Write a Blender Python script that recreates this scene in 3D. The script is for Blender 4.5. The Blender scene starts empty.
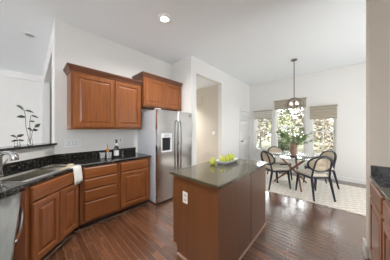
import bpy, bmesh, math, random
from mathutils import Vector, Matrix
R = math.radians
random.seed(7)
S = bpy.context.scene
COL = S.collection

# ------------------------------------------------------------------ camera
cam_d = bpy.data.cameras.new('camera')
cam_d.sensor_width = 36.0
cam_d.lens = 151.7 * 36.0 / 390.0
cam_d.shift_y = -0.0014
cam_d.clip_start = 0.02
cam = bpy.data.objects.new('camera', cam_d)
cam.location = (0, 0, 1.403)
cam.rotation_euler = (R(90), 0, R(42.7 - 90))
COL.objects.link(cam)
S.camera = cam
# ------------------------------------------------------------------ world, exposure
W = bpy.data.worlds.new('world'); S.world = W; W.use_nodes = True
bg = W.node_tree.nodes['Background']
bg.inputs[0].default_value = (0.93, 0.965, 1.0, 1)
wn = W.node_tree
w_tc = wn.nodes.new('ShaderNodeTexCoord'); w_sep = wn.nodes.new('ShaderNodeSeparateXYZ'); w_rmp = wn.nodes.new('ShaderNodeMapRange')
w_rmp.inputs['From Min'].default_value = -0.12; w_rmp.inputs['From Max'].default_value = 0.05
w_rmp.inputs['To Min'].default_value = 5.6; w_rmp.inputs['To Max'].default_value = 5.6     # same glow as the sky added below the horizon to brighten ceilings
wn.links.new(w_tc.outputs['Generated'], w_sep.inputs[0]); wn.links.new(w_sep.outputs['Z'], w_rmp.inputs['Value']); wn.links.new(w_rmp.outputs[0], bg.inputs[1])
sun_d = bpy.data.lights.new('sun', 'SUN'); sun_d.energy = 5.0; sun_d.angle = R(2); sun_d.color = (1.0, 0.96, 0.88)
sun = bpy.data.objects.new('sun', sun_d); COL.objects.link(sun)
sun.rotation_euler = (0, R(-32), R(-12))
S.view_settings.view_transform = 'Standard'
S.view_settings.look = 'None'
S.view_settings.gamma = 1.0
S.view_settings.exposure = 0.95
CAN_POWER = 14.0
CAN_COLOR = (1.0, 0.98, 0.95)

# ------------------------------------------------------------------ materials
MATS = {}
def mat(name, col, rough=0.5, metal=0.0, spec=0.5, **kw):
    m = bpy.data.materials.new(name); m.use_nodes = True
    b = m.node_tree.nodes['Principled BSDF']
    b.inputs['Base Color'].default_value = (*col, 1)
    b.inputs['Roughness'].default_value = rough
    b.inputs['Metallic'].default_value = metal
    b.inputs['Specular IOR Level'].default_value = spec
    for k, v in kw.items():
        b.inputs[k.replace('_', ' ')].default_value = v
    MATS[name] = m
    return m
def nodes(m):
    nt = m.node_tree
    return nt, nt.nodes['Principled BSDF']
def vary(m, c1, c2, scale=(1, 1, 1), nscale=5.0, detail=4.0, lo=0.3, hi=0.7, bump=0.0, coords='Object', rot=(0, 0, 0)):
    nt, b = nodes(m)
    tc = nt.nodes.new('ShaderNodeTexCoord'); mp = nt.nodes.new('ShaderNodeMapping')
    mp.inputs['Scale'].default_value = scale
    mp.inputs['Rotation'].default_value = rot
    nt.links.new(tc.outputs[coords], mp.inputs[0])
    n = nt.nodes.new('ShaderNodeTexNoise'); n.inputs['Scale'].default_value = nscale; n.inputs['Detail'].default_value = detail
    nt.links.new(mp.outputs[0], n.inputs['Vector'])
    cr = nt.nodes.new('ShaderNodeValToRGB')
    cr.color_ramp.elements[0].position = lo; cr.color_ramp.elements[1].position = hi
    cr.color_ramp.elements[0].color = (*c1, 1); cr.color_ramp.elements[1].color = (*c2, 1)
    nt.links.new(n.outputs[0], cr.inputs[0]); nt.links.new(cr.outputs[0], b.inputs['Base Color'])
    if bump:
        bp = nt.nodes.new('ShaderNodeBump'); bp.inputs['Strength'].default_value = bump; bp.inputs['Distance'].default_value = 0.002
        nt.links.new(n.outputs[0], bp.inputs['Height']); nt.links.new(bp.outputs[0], b.inputs['Normal'])
    return m

PAINT = vary(mat('wall_paint', (0.62, 0.60, 0.565), 0.85, spec=0.2), (0.80, 0.79, 0.765), (0.815, 0.805, 0.78), nscale=3)
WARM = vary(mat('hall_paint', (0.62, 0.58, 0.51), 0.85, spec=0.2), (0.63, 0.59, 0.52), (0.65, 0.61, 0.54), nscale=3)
WARMLIT = vary(mat('warm_lit_paint', (0.66, 0.58, 0.49), 0.85, spec=0.2), (0.76, 0.685, 0.60), (0.78, 0.705, 0.62), nscale=3)  # wall paint with the warm mixed light on this wall put into its colour
CEIL = vary(mat('ceiling_paint', (0.7, 0.69, 0.66), 0.9, spec=0.2), (0.88, 0.915, 0.93), (0.895, 0.93, 0.945), nscale=40)
TRIM = vary(mat('white_trim', (0.8, 0.79, 0.77), 0.4), (0.80, 0.79, 0.77), (0.82, 0.81, 0.79), nscale=4)
CHERRY = vary(mat('cherry_wood', (0.3, 0.1, 0.04), 0.36, spec=0.4, Coat_Weight=0.12, Coat_Roughness=0.15),
              (0.185, 0.056, 0.015), (0.30, 0.103, 0.032), scale=(14, 14, 1.2), nscale=2.2, detail=6, lo=0.25, hi=0.75)
CHERRY_H = vary(mat('cherry_wood_cross', (0.3, 0.1, 0.04), 0.36, spec=0.4, Coat_Weight=0.12, Coat_Roughness=0.15),
              (0.185, 0.056, 0.015), (0.30, 0.103, 0.032), scale=(1.2, 14, 14), nscale=2.2, detail=6, lo=0.25, hi=0.75)
ISLWOOD = vary(mat('island_wood', (0.2, 0.08, 0.04), 0.4, Coat_Weight=0.6, Coat_Roughness=0.3, Coat_IOR=1.8),
              (0.135, 0.046, 0.013), (0.195, 0.072, 0.024), scale=(16, 16, 1.0), nscale=2.0, detail=6, lo=0.25, hi=0.75)
CROWN = vary(mat('crown_wood', (0.12, 0.04, 0.02), 0.35), (0.10, 0.033, 0.016), (0.16, 0.058, 0.028), scale=(1.5, 14, 14), nscale=2)
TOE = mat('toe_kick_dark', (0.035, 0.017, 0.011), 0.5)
SHOE = mat('light_shoe_moulding', (0.50, 0.33, 0.24), 0.4)
GRANITE = mat('black_granite', (0.012, 0.012, 0.012), 0.06, spec=0.6)
vary(GRANITE, (0.006, 0.0065, 0.007), (0.17, 0.155, 0.115), nscale=48, detail=4, lo=0.52, hi=0.80)
ISLGRAN = mat('olive_granite', (0.03, 0.03, 0.02), 0.03, spec=0.5, IOR=1.75)
vary(ISLGRAN, (0.075, 0.064, 0.038), (0.19, 0.16, 0.10), nscale=90, detail=3, lo=0.5, hi=0.8)
STEEL = mat('stainless_steel', (0.62, 0.62, 0.63), 0.16, 1.0)
vary(STEEL, (0.66, 0.66, 0.67), (0.78, 0.78, 0.79), scale=(1, 1, 60), nscale=6, detail=2)
GREYTOP = mat('grey_reflective_top', (0.52, 0.54, 0.52), 0.16, 1.0)  # metallic grey carries the bright reflection on the left foreground top
vary(GREYTOP, (0.42, 0.42, 0.39), (0.51, 0.51, 0.47), scale=(40, 1, 1), nscale=5, detail=2)
FRSIDE = vary(mat('fridge_side_grey', (0.35, 0.35, 0.36), 0.45), (0.64, 0.66, 0.70), (0.68, 0.70, 0.74), nscale=60)
CHROME = mat('chrome', (0.62, 0.62, 0.64), 0.1, 1.0)
SINK = mat('sink_steel', (0.55, 0.53, 0.47), 0.22, 1.0)
BLACK = mat('black_plastic', (0.012, 0.012, 0.014), 0.3)
WHITEP = mat('white_plastic', (0.90, 0.91, 0.92), 0.3)
GASK = mat('grey_seam', (0.42, 0.43, 0.45), 0.5)
IVORY = mat('ivory_plastic', (0.80, 0.77, 0.69), 0.35)
SLOT = mat('outlet_slot', (0.15, 0.14, 0.13), 0.5)
BLKWOOD = vary(mat('black_stained_wood', (0.012, 0.012, 0.016), 0.38), (0.009, 0.011, 0.020), (0.017, 0.019, 0.032), scale=(10, 10, 1), nscale=3)
WALNUT = vary(mat('walnut_wood', (0.2, 0.09, 0.04), 0.4), (0.15, 0.066, 0.03), (0.27, 0.13, 0.065), scale=(8, 8, 1), nscale=4)
CREAM = vary(mat('cream_fabric', (0.62, 0.57, 0.48), 0.9, spec=0.1), (0.58, 0.53, 0.45), (0.68, 0.63, 0.55), nscale=120, bump=0.3)
CANE = mat('woven_cane', (0.55, 0.43, 0.26), 0.7)
GLASS = mat('clear_glass', (0.95, 0.98, 0.97), 0.02, Transmission_Weight=1.0, IOR=1.45)
CRYSTAL = mat('cut_crystal', (0.93, 0.95, 0.97), 0.06, spec=0.9, Transmission_Weight=0.75, IOR=1.6)
PEAR = vary(mat('pear_skin', (0.42, 0.46, 0.05), 0.4), (0.40, 0.46, 0.04), (0.55, 0.56, 0.09), nscale=12)
STEM = mat('pear_stem', (0.07, 0.04, 0.015), 0.7)
CERAM = mat('white_ceramic', (0.75, 0.77, 0.80), 0.2)
TERRA = vary(mat('brown_ceramic', (0.2, 0.11, 0.08), 0.6), (0.26, 0.15, 0.11), (0.38, 0.25, 0.19), nscale=14)
LEAF = vary(mat('olive_leaf', (0.1, 0.17, 0.06), 0.5), (0.12, 0.22, 0.08), (0.38, 0.48, 0.24), nscale=9)
DLEAF = vary(mat('dark_leaf', (0.01, 0.025, 0.015), 0.3), (0.006, 0.018, 0.011), (0.02, 0.045, 0.022), nscale=8)
TWIG = mat('twig', (0.10, 0.07, 0.04), 0.7)
BOTTLE = mat('dark_bottle_glass', (0.008, 0.010, 0.008), 0.08, spec=0.7)
LABEL = mat('paper_label', (0.72, 0.72, 0.70), 0.6)
AMBER = mat('amber_glass', (0.42, 0.17, 0.03), 0.2)
LINEN = vary(mat('white_linen', (0.8, 0.79, 0.76), 0.9, spec=0.1), (0.78, 0.775, 0.75), (0.86, 0.855, 0.83), scale=(1, 1, 22), nscale=8, bump=0.2)
BIRCH = vary(mat('birch_wood', (0.62, 0.5, 0.33), 0.5), (0.56, 0.44, 0.28), (0.68, 0.56, 0.38), scale=(8, 1, 8), nscale=4)
BRONZE = mat('aged_bronze', (0.20, 0.185, 0.17), 0.4, 0.6)
SHADE = mat('woven_shade', (0.35, 0.3, 0.23), 0.8)
SHADELT = mat('shade_lining', (0.66, 0.63, 0.58), 0.8)
BARK = mat('bark', (0.06, 0.05, 0.042), 0.9)

LENS = mat('frosted_lens', (0.42, 0.46, 0.47), 0.4)
def emis(name, col, st):
    m = bpy.data.materials.new(name); m.use_nodes = True
    nt = m.node_tree; b = nt.nodes['Principled BSDF']
    b.inputs['Emission Color'].default_value = (*col, 1); b.inputs['Emission Strength'].default_value = st
    b.inputs['Base Color'].default_value = (*col, 1)
    return m
LAMPON = emis('lit_lamp', (1.0, 0.95, 0.86), 1.6)
BULB = emis('lit_bulb', (1.0, 0.80, 0.52), 1.6)

def wave_mix(m, c1, c2, scale, rot=(0, 0, 0), dist=0.4, direction='Z'):
    nt, b = nodes(m)
    tc = nt.nodes.new('ShaderNodeTexCoord'); mp = nt.nodes.new('ShaderNodeMapping'); mp.inputs['Rotation'].default_value = rot
    w = nt.nodes.new('ShaderNodeTexWave'); w.bands_direction = direction
    w.inputs['Scale'].default_value = scale; w.inputs['Distortion'].default_value = dist; w.inputs['Detail'].default_value = 2
    cr = nt.nodes.new('ShaderNodeValToRGB')
    cr.color_ramp.elements[0].color = (*c1, 1); cr.color_ramp.elements[1].color = (*c2, 1)
    nt.links.new(tc.outputs['Object'], mp.inputs[0]); nt.links.new(mp.outputs[0], w.inputs['Vector'])
    nt.links.new(w.outputs[0], cr.inputs[0]); nt.links.new(cr.outputs[0], b.inputs['Base Color'])
wave_mix(SHADE, (0.30, 0.255, 0.19), (0.60, 0.54, 0.45), 9, dist=0.8)

# hardwood floor: planks along Y
FLOOR = mat('hardwood_floor', (0.1, 0.05, 0.03), 0.22, spec=0.5, Coat_Weight=1.0, Coat_Roughness=0.22, Coat_IOR=2.0)
nt, b = nodes(FLOOR)
tc = nt.nodes.new('ShaderNodeTexCoord'); mp = nt.nodes.new('ShaderNodeMapping'); mp.inputs['Rotation'].default_value = (0, 0, R(90))
br = nt.nodes.new('ShaderNodeTexBrick')
br.inputs['Scale'].default_value = 1.0; br.inputs['Brick Width'].default_value = 1.1; br.inputs['Row Height'].default_value = 0.066
br.inputs['Mortar Size'].default_value = 0.005; br.inputs['Mortar Smooth'].default_value = 0.3; br.offset = 0.37; br.inputs['Bias'].default_value = 0.0
br.inputs['Color1'].default_value = (0.075, 0.027, 0.011, 1); br.inputs['Color2'].default_value = (0.185, 0.078, 0.038, 1)
br.inputs['Mortar'].default_value = (0.21, 0.105, 0.062, 1)  # seams lightened to carry the highlight on the plank edges
nz = nt.nodes.new('ShaderNodeTexNoise'); nz.inputs['Scale'].default_value = 3; nz.inputs['Detail'].default_value = 6
mp2 = nt.nodes.new('ShaderNodeMapping'); mp2.inputs['Scale'].default_value = (22, 1.3, 1)
mx = nt.nodes.new('ShaderNodeMix'); mx.data_type = 'RGBA'; mx.blend_type = 'MULTIPLY'; mx.inputs[0].default_value = 0.6
cr = nt.nodes.new('ShaderNodeValToRGB'); cr.color_ramp.elements[0].color = (0.55, 0.55, 0.55, 1); cr.color_ramp.elements[1].color = (1.35, 1.35, 1.35, 1)
cr.color_ramp.elements[0].position = 0.25; cr.color_ramp.elements[1].position = 0.75
nt.links.new(tc.outputs['Object'], mp.inputs[0]); nt.links.new(mp.outputs[0], br.inputs['Vector'])
nt.links.new(tc.outputs['Object'], mp2.inputs[0]); nt.links.new(mp2.outputs[0], nz.inputs['Vector'])
nt.links.new(nz.outputs[0], cr.inputs[0]); nt.links.new(br.outputs['Color'], mx.inputs[6]); nt.links.new(cr.outputs[0], mx.inputs[7])
nt.links.new(mx.outputs[2], b.inputs['Base Color'])
bp = nt.nodes.new('ShaderNodeBump'); bp.inputs['Strength'].default_value = 0.6; bp.inputs['Distance'].default_value = 0.003; bp.invert = True
bp2 = nt.nodes.new('ShaderNodeBump'); bp2.inputs['Strength'].default_value = 0.18; bp2.inputs['Distance'].default_value = 0.004
nt.links.new(nz.outputs[0], bp2.inputs['Height']); nt.links.new(bp2.outputs[0], bp.inputs['Normal'])
nt.links.new(br.outputs['Fac'], bp.inputs['Height']); nt.links.new(bp.outputs[0], b.inputs['Normal']); nt.links.new(bp.outputs[0], b.inputs['Coat Normal'])

# rug: pale wool with thin diagonal lattice
RUG = mat('rug_wool', (0.62, 0.56, 0.46), 0.95, spec=0.1)
nt, b = nodes(RUG)
tc = nt.nodes.new('ShaderNodeTexCoord')
outs = []
for a in (28, -28):
    mp = nt.nodes.new('ShaderNodeMapping'); mp.inputs['Rotation'].default_value = (0, 0, R(a))
    w = nt.nodes.new('ShaderNodeTexWave'); w.bands_direction = 'X'; w.inputs['Scale'].default_value = 3.2; w.inputs['Distortion'].default_value = 2.0
    nt.links.new(tc.outputs['Object'], mp.inputs[0]); nt.links.new(mp.outputs[0], w.inputs['Vector']); outs.append(w)
mm = nt.nodes.new('ShaderNodeMath'); mm.operation = 'MAXIMUM'
nt.links.new(outs[0].outputs[1], mm.inputs[0]); nt.links.new(outs[1].outputs[1], mm.inputs[1])
cr = nt.nodes.new('ShaderNodeValToRGB'); cr.color_ramp.elements[0].color = (0.86, 0.82, 0.75, 1); cr.color_ramp.elements[1].color = (0.60, 0.53, 0.44, 1)
cr.color_ramp.elements[0].position = 0.72; cr.color_ramp.elements[1].position = 1.0
nt.links.new(mm.outputs[0], cr.inputs[0]); nt.links.new(cr.outputs[0], b.inputs['Base Color'])

# cane: open weave
nt, b = nodes(CANE)
tc = nt.nodes.new('ShaderNodeTexCoord'); ch = nt.nodes.new('ShaderNodeTexChecker'); ch.inputs['Scale'].default_value = 90
ch.inputs['Color1'].default_value = (0.78, 0.68, 0.52, 1); ch.inputs['Color2'].default_value = (0.62, 0.51, 0.36, 1)
nt.links.new(tc.outputs['Object'], ch.inputs[0]); nt.links.new(ch.outputs[0], b.inputs['Base Color'])
ch2 = nt.nodes.new('ShaderNodeTexChecker'); ch2.inputs['Scale'].default_value = 140; ch2.inputs['Color1'].default_value = (1, 1, 1, 1); ch2.inputs['Color2'].default_value = (0.0, 0.0, 0.0, 1)
nt.links.new(tc.outputs['Object'], ch2.inputs[0]); nt.links.new(ch2.outputs[0], b.inputs['Alpha'])      # holes of the weave

# ------------------------------------------------------------------ mesh builder
class MB:
    def __init__(s): s.bm = bmesh.new()
    def box(s, x0, x1, y0, y1, z0, z1, m=None):
        r = [Vector((x, y, z)) for z in (z0, z1) for y in (y0, y1) for x in (x0, x1)]
        if m: r = [m @ p for p in r]
        v = [s.bm.verts.new(p) for p in r]
        for f in ((0, 2, 3, 1), (4, 5, 7, 6), (0, 1, 5, 4), (2, 6, 7, 3), (0, 4, 6, 2), (1, 3, 7, 5)):
            s.bm.faces.new([v[i] for i in f])
        return s
    def prism(s, pts, z0, z1):
        """pts: ccw xy outline"""
        a = [s.bm.verts.new((x, y, z0)) for x, y in pts]; c = [s.bm.verts.new((x, y, z1)) for x, y in pts]
        n = len(pts)
        s.bm.faces.new(a[::-1]); s.bm.faces.new(c)
        for i in range(n): s.bm.faces.new([a[i], a[(i + 1) % n], c[(i + 1) % n], c[i]])
        return s
    def loops(s, loops, cap0=True, cap1=True, closed=True):
        vs = [[s.bm.verts.new(p) for p in l] for l in loops]; n = len(vs[0])
        for a, c in zip(vs, vs[1:]):
            for i in range(n if closed else n - 1): s.bm.faces.new([a[i], a[(i + 1) % n], c[(i + 1) % n], c[i]])
        if cap0: s.bm.faces.new(vs[0][::-1])
        if cap1: s.bm.faces.new(vs[-1])
        return s
    def lathe(s, prof, c=(0, 0, 0), n=24, cap0=True, cap1=True, sx=1, sy=1):
        ls = [[(c[0] + r * sx * math.cos(2 * math.pi * i / n), c[1] + r * sy * math.sin(2 * math.pi * i / n), c[2] + z) for i in range(n)] for r, z in prof]
        return s.loops(ls, cap0, cap1)
    def tube(s, pts, r, n=10, closed=False):
        P = [Vector(p) for p in pts]; N = len(P)
        rr = r if isinstance(r, (list, tuple)) else [r] * N
        T = []
        for i in range(N):
            if closed: d = P[(i + 1) % N] - P[i - 1]
            else: d = P[min(i + 1, N - 1)] - P[max(i - 1, 0)]
            T.append(d.normalized())
        up = Vector((0, 0, 1)) if abs(T[0].z) < 0.9 else Vector((1, 0, 0))
        u = T[0].cross(up).normalized(); ls = []
        for i in range(N):
            u = (u - T[i] * u.dot(T[i])).normalized(); w = T[i].cross(u)
            ls.append([P[i] + (u * math.cos(2 * math.pi * k / n) + w * math.sin(2 * math.pi * k / n)) * rr[i] for k in range(n)])
        if closed:
            ls.append(ls[0]); return s.loops(ls, False, False)
        return s.loops(ls)
    def panel(s, x0, x1, z0, z1, y, t=0.02, raised=True, frame=0.055):
        """door or drawer front standing in XZ, outer face at y - t (towards -Y)"""
        def rect(i, yy): return [(x0 + i, yy, z0 + i), (x1 - i, yy, z0 + i), (x1 - i, yy, z1 - i), (x0 + i, yy, z1 - i)]
        L = [rect(0, y), rect(0, y - t + 0.010), rect(0.012, y - t)]
        if raised:
            L += [rect(frame, y - t), rect(frame + 0.006, y - t + 0.013), rect(frame + 0.016, y - t + 0.013), rect(frame + 0.042, y - t + 0.002)]
        return s.loops(L)
    def build(s, name, m, parent=None, smooth=False, loc=None, bevel=0):
        bmesh.ops.recalc_face_normals(s.bm, faces=s.bm.faces)
        me = bpy.data.meshes.new(name); s.bm.to_mesh(me); s.bm.free()
        me.materials.append(m)
        if smooth:
            for p in me.polygons: p.use_smooth = True
            me.set_sharp_from_angle(angle=R(40))
        o = bpy.data.objects.new(name, me); COL.objects.link(o)
        if parent: o.parent = parent
        if loc: o.location = loc
        if bevel:
            bv = o.modifiers.new('bevel', 'BEVEL'); bv.width = bevel; bv.segments = 3; bv.limit_method = 'ANGLE'
        return o
def tag(o, label, cat, group=None):
    o['label'] = label; o['category'] = cat
    if group: o['group'] = group
    return o
def struct(o):
    o['kind'] = 'structure'; return o
def thing(name, label, cat, loc=(0, 0, 0), rz=0, group=None):
    o = bpy.data.objects.new(name, None); COL.objects.link(o)
    o.location = loc; o.rotation_euler = (0, 0, rz); o.empty_display_size = 0.1
    return tag(o, label, cat, group)
def kids(o): return [c for c in bpy.data.objects if c.parent == o]
def dup(o, loc, rz, label=None, parent=None):
    c = o.copy(); COL.objects.link(c); c.parent = parent
    if parent is None:
        c.location = loc; c.rotation_euler = (0, 0, rz)
        if label: c['label'] = label
    for k in kids(o): dup(k, None, None, None, c)
    return c

# ------------------------------------------------------------------ room shell
YK, H, Y2, XW, XS = 3.162, 3.113, 2.437, 5.788, 2.516
XL = 0.25                 # left end of the kitchen wall
HH = 2.75                 # head height of openings
struct(MB().box(-4.5, 6.0, -2.6, 7.2, -0.12, 0).build('floor', FLOOR))
struct(MB().box(-4.5, 6.0, -2.6, 7.2, H, H + 0.12).build('ceiling', CEIL))
struct(MB().box(XL, XS + 0.12, YK, YK + 0.12, 0, H).build('wall_kitchen', PAINT))
# wall beside the fridge, stepping forward
struct(MB().box(XS, XS + 0.12, Y2, YK, 0, H).build('wall_fridge_side', PAINT))
# dining side wall with passage opening and door
OX0, OX1 = 2.69, 3.79
DX0, DX1, DH = 5.0, 5.70, 2.06
struct(MB().box(XS + 0.12, OX0, Y2, Y2 + 0.12, 0, H).box(OX0, OX1, Y2, Y2 + 0.12, HH, H)
       .box(OX1, DX0, Y2, Y2 + 0.12, 0, H).box(DX0, DX1, Y2, Y2 + 0.12, DH, H).box(DX1, XW, Y2, Y2 + 0.12, 0, H).build('wall_dining_side', PAINT))
# passage
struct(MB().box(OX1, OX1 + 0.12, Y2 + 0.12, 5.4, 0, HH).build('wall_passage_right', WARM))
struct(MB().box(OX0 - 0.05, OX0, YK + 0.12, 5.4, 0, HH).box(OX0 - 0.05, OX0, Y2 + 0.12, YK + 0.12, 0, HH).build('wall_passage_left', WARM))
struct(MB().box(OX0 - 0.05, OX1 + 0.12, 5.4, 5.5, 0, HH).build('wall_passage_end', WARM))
struct(MB().box(OX0 - 0.05, OX1 + 0.12, Y2 + 0.12, 5.5, HH, HH + 0.1).build('ceiling_passage', CEIL))
# window wall
WIN = [(1.625, 2.255, 0.615, 2.06), (0.665, 1.535, 0.615, 2.36), (-0.03, 0.545, 0.615, 2.06)]   # y0 y1 z0 z1
mb = MB(); ys = [-2.6, WIN[2][0], WIN[2][1], WIN[1][0], WIN[1][1], WIN[0][0], WIN[0][1], Y2 + 0.12]
for i in range(0, 8, 2): mb.box(XW, XW + 0.14, ys[i], ys[i + 1], 0, H)
for y0, y1, z0, z1 in WIN: mb.box(XW, XW + 0.14, y0, y1, 0, z0).box(XW, XW + 0.14, y0, y1, z1, H)
struct(mb.build('wall_window', PAINT))
# unseen walls behind the viewer, openings added to let fill light in
struct(MB().box(-1.42, -1.30, -2.6, -1.5, 0, H).box(-1.42, -1.30, 0.5, 1.1, 0, H).box(-1.42, -1.30, -1.5, 0.5, 2.7, H).box(-1.42, -1.30, -1.5, 0.5, 0, 0.85).build('wall_back', PAINT))
struct(MB().box(2.63, 2.75, -2.72, -2.6, 0, H).box(4.3, XW + 0.14, -2.72, -2.6, 0, H).box(2.75, 4.3, -2.72, -2.6, 0, 0.3).box(2.75, 4.3, -2.72, -2.6, 2.15, H).build('wall_dining_right', PAINT))
struct(MB().box(-1.42, 2.63, -2.72, -2.6, 0, H).build('wall_kitchen_right', PAINT))
struct(MB().box(-4.62, -4.5, -2.6, 7.2, 0, 0.5).box(-4.62, -4.5, -2.6, 7.2, 1.9, H).box(-4.62, -4.5, -2.6, 3.3, 0.5, 1.9).box(-4.62, -4.5, 5.0, 7.2, 0.5, 1.9).build('wall_family_left', PAINT))
# right stub wall with rounded corners
RWX, RWY = 2.47, -0.262
struct(MB().box(RWX, RWX + 0.16, -2.6, RWY, 0, H).build('wall_right', WARMLIT, bevel=0.02))
# family room beyond the half wall
struct(MB().box(-4.5, 2.4, 6.98, 7.1, 0, H).build('wall_family', PAINT))
struct(MB().box(-4.5, XL - 0.001, 6.90, 6.98, H - 0.19, H).build('trim_1', TRIM))
struct(MB().box(XL, XL + 0.13, YK + 0.12, 3.62, 0, H).box(XL, XL + 0.13, 3.62, 6.98, HH, H).box(XL, XL + 0.13, 6.1, 6.98, 0, HH).build('wall_family_right', TRIM))
struct(MB().box(XL + 0.13, 2.4, YK + 0.12, 6.98, HH, HH + 0.1).build('ceiling_family_nook', CEIL))
struct(MB().box(2.28, 2.4, YK + 0.12, 6.98, 0, HH).build('wall_nook_end', PAINT))
# diagonal half wall and frame: s along the wall away from the corner, n into the kitchen
DM = Matrix.Translation((XL, YK, 0)) @ Matrix.Rotation(R(-135), 4, 'Z')      # local x = s, local y = -n  (n = -y local flipped below)
def dg(s, n, z=0):
    q = 1 / math.sqrt(2)
    return Vector((XL - s * q + n * q, YK - s * q - n * q, z))
def dprism(mb, pts, z0, z1): return mb.prism([tuple(dg(s, n)[:2]) for s, n in pts], z0, z1)
struct(dprism(MB(), [(0.0, 0), (1.75, 0), (1.75, -0.12), (0.0, -0.12)], 0, 1.165).build('wall_half', PAINT))

# baseboards
def bb(name, x0, x1, y0, y1): struct(MB().box(x0, x1, y0, y1, 0, 0.10).box(min(x0, x1), max(x0, x1), y0, y1, 0.10, 0.112).build(name, TRIM, bevel=0.004))
bb('baseboard_window', XW - 0.016, XW, -2.6, Y2)
bb('baseboard_dining_side', OX1, DX0 - 0.09, Y2 - 0.016, Y2)
struct(MB().box(RWX - 0.004, RWX + 0.18, RWY, RWY + 0.022, 0, 0.135).build('baseboard_right_end', TRIM, bevel=0.006))
bb('baseboard_right_back', RWX + 0.16, RWX + 0.176, -2.6, RWY)
bb('baseboard_passage', OX1 - 0.016, OX1, Y2 + 0.12, 5.4)
bb('baseboard_family', -4.5, 2.28, 6.964, 6.98)

# ------------------------------------------------------------------ windows
for i, (y0, y1, z0, z1) in enumerate(WIN):
    root = thing('window_%d' % (i + 1), '', '', (XW, (y0 + y1) / 2, z0)); struct(root)
    del root['label']; del root['category']
    w = (y1 - y0) / 2; h = z1 - z0
    m = MB()
    for a, c, d, e in ((-w, -w + 0.035, 0, h), (w - 0.035, w, 0, h), (-w, w, 0, 0.035), (-w, w, h - 0.035, h)): m.box(0.03, 0.12, a, c, d, e)
    m.build('window_frame', TRIM, root)
    # inside stool and apron
    MB().box(-0.035, 0.03, -w - 0.03, w + 0.03, -0.022, 0.0).box(-0.014, -0.001, -w - 0.01, w + 0.01, -0.075, -0.022).build('window_sill', TRIM, root, bevel=0.003)
    cols = 2
    for k, (a, c, xo) in enumerate(((0.035, h * 0.5 + 0.015, 0.055), (h * 0.5 - 0.015, h - 0.035, 0.085))):
        m = MB(); W2 = w - 0.035
        for p, q, d, e in ((-W2, -W2 + 0.03, a, c), (W2 - 0.03, W2, a, c), (-W2, W2, a, a + 0.032), (-W2, W2, c - 0.032, c)): m.box(xo, xo + 0.028, p, q, d, e)
        for g in range(1, cols): yy = -W2 + 2 * W2 * g / cols; m.box(xo + 0.006, xo + 0.022, yy - 0.008, yy + 0.008, a, c)
        zz = (a + c) / 2; m.box(xo + 0.006, xo + 0.022, -W2, W2, zz - 0.008, zz + 0.008)
        m.build('sash', TRIM, root)
        MB().box(xo + 0.0115, xo + 0.0155, -W2 + 0.03, W2 - 0.03, a + 0.032, c - 0.032).build('window_pane', GLASS, root)

# woven roman shades
SHL = ['woven shade on the narrow left window nearest the white door', 'wider woven shade on the tall middle window behind the pendant', 'woven shade on the right window nearest the right wall']
for i, ((y0, y1, z0, z1), drop) in enumerate(zip(WIN, (0.25, 0.25, 0.33))):
    t = thing('roman_shade', SHL[i], 'window shade', (XW, (y0 + y1) / 2, z1), 0, 'woven shades on the dining windows')
    w = (y1 - y0) / 2 + 0.012
    MB().box(-0.075, -0.002, -w - 0.012, w + 0.012, 0.0, 0.035).build('valance', SHADE, t, bevel=0.003)
    m = MB(); n = 4
    for k in range(n):
        za = -drop * k / n; zb = -drop * (k + 1) / n
        m.loops([[(-0.03, -w, za), (-0.03, w, za), (-0.02, w, za), (-0.02, -w, za)], [(-0.048, -w, zb + 0.012), (-0.048, w, zb + 0.012), (-0.02, w, zb + 0.012), (-0.02, -w, zb + 0.012)],
                 [(-0.036, -w, zb), (-0.036, w, zb), (-0.02, w, zb), (-0.02, -w, zb)]])
    m.build('shade_cloth', SHADELT if i == 0 else SHADE, t)
    MB().box(-0.05, -0.012, -w - 0.002, w + 0.002, -drop - 0.022, -drop).build('bottom_rail', SHADE, t, bevel=0.004)

# ------------------------------------------------------------------ panel door by the windows
root = thing('door_1', '', '', ((DX0 + DX1) / 2, Y2, 0)); struct(root); del root['label']; del root['category']
w = (DX1 - DX0) / 2
m = MB()
for a, c, d, e in ((-w - 0.075, -w, 0, DH + 0.075), (w, w + 0.075, 0, DH + 0.075), (-w, w, DH, DH + 0.075)): m.box(a, c, -0.018, -0.001, d, e)
m.build('door_casing', TRIM, root, bevel=0.003)
MB().box(-w + 0.004, w - 0.004, 0.012, 0.045, 0.008, DH - 0.004).build('door_slab', TRIM, root)
for x0, x1 in ((-w + 0.09, -0.035), (0.035, w - 0.09)):
    for z0, z1 in ((0.2, 0.85), (0.98, 1.6), (1.70, 1.93)):
        MB().panel(x0, x1, z0, z1, 0.012, 0.006, True, 0.012).build('door_panel', TRIM, root)
k = MB().lathe([(0.026, 0), (0.026, 0.008), (0.01, 0.012), (0.01, 0.04), (0.026, 0.05), (0.028, 0.065), (0.018, 0.078), (0.004, 0.08)], n=16).build('door_knob', BRONZE, root, True)
k.location = (-w + 0.06, 0.012, 0.98); k.rotation_euler = (R(90), 0, 0)
for z in (0.3, 1.05, 1.8): MB().box(w - 0.010, w + 0.006, -0.023, -0.018, z, z + 0.09).build('hinge', BRONZE, root)

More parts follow.
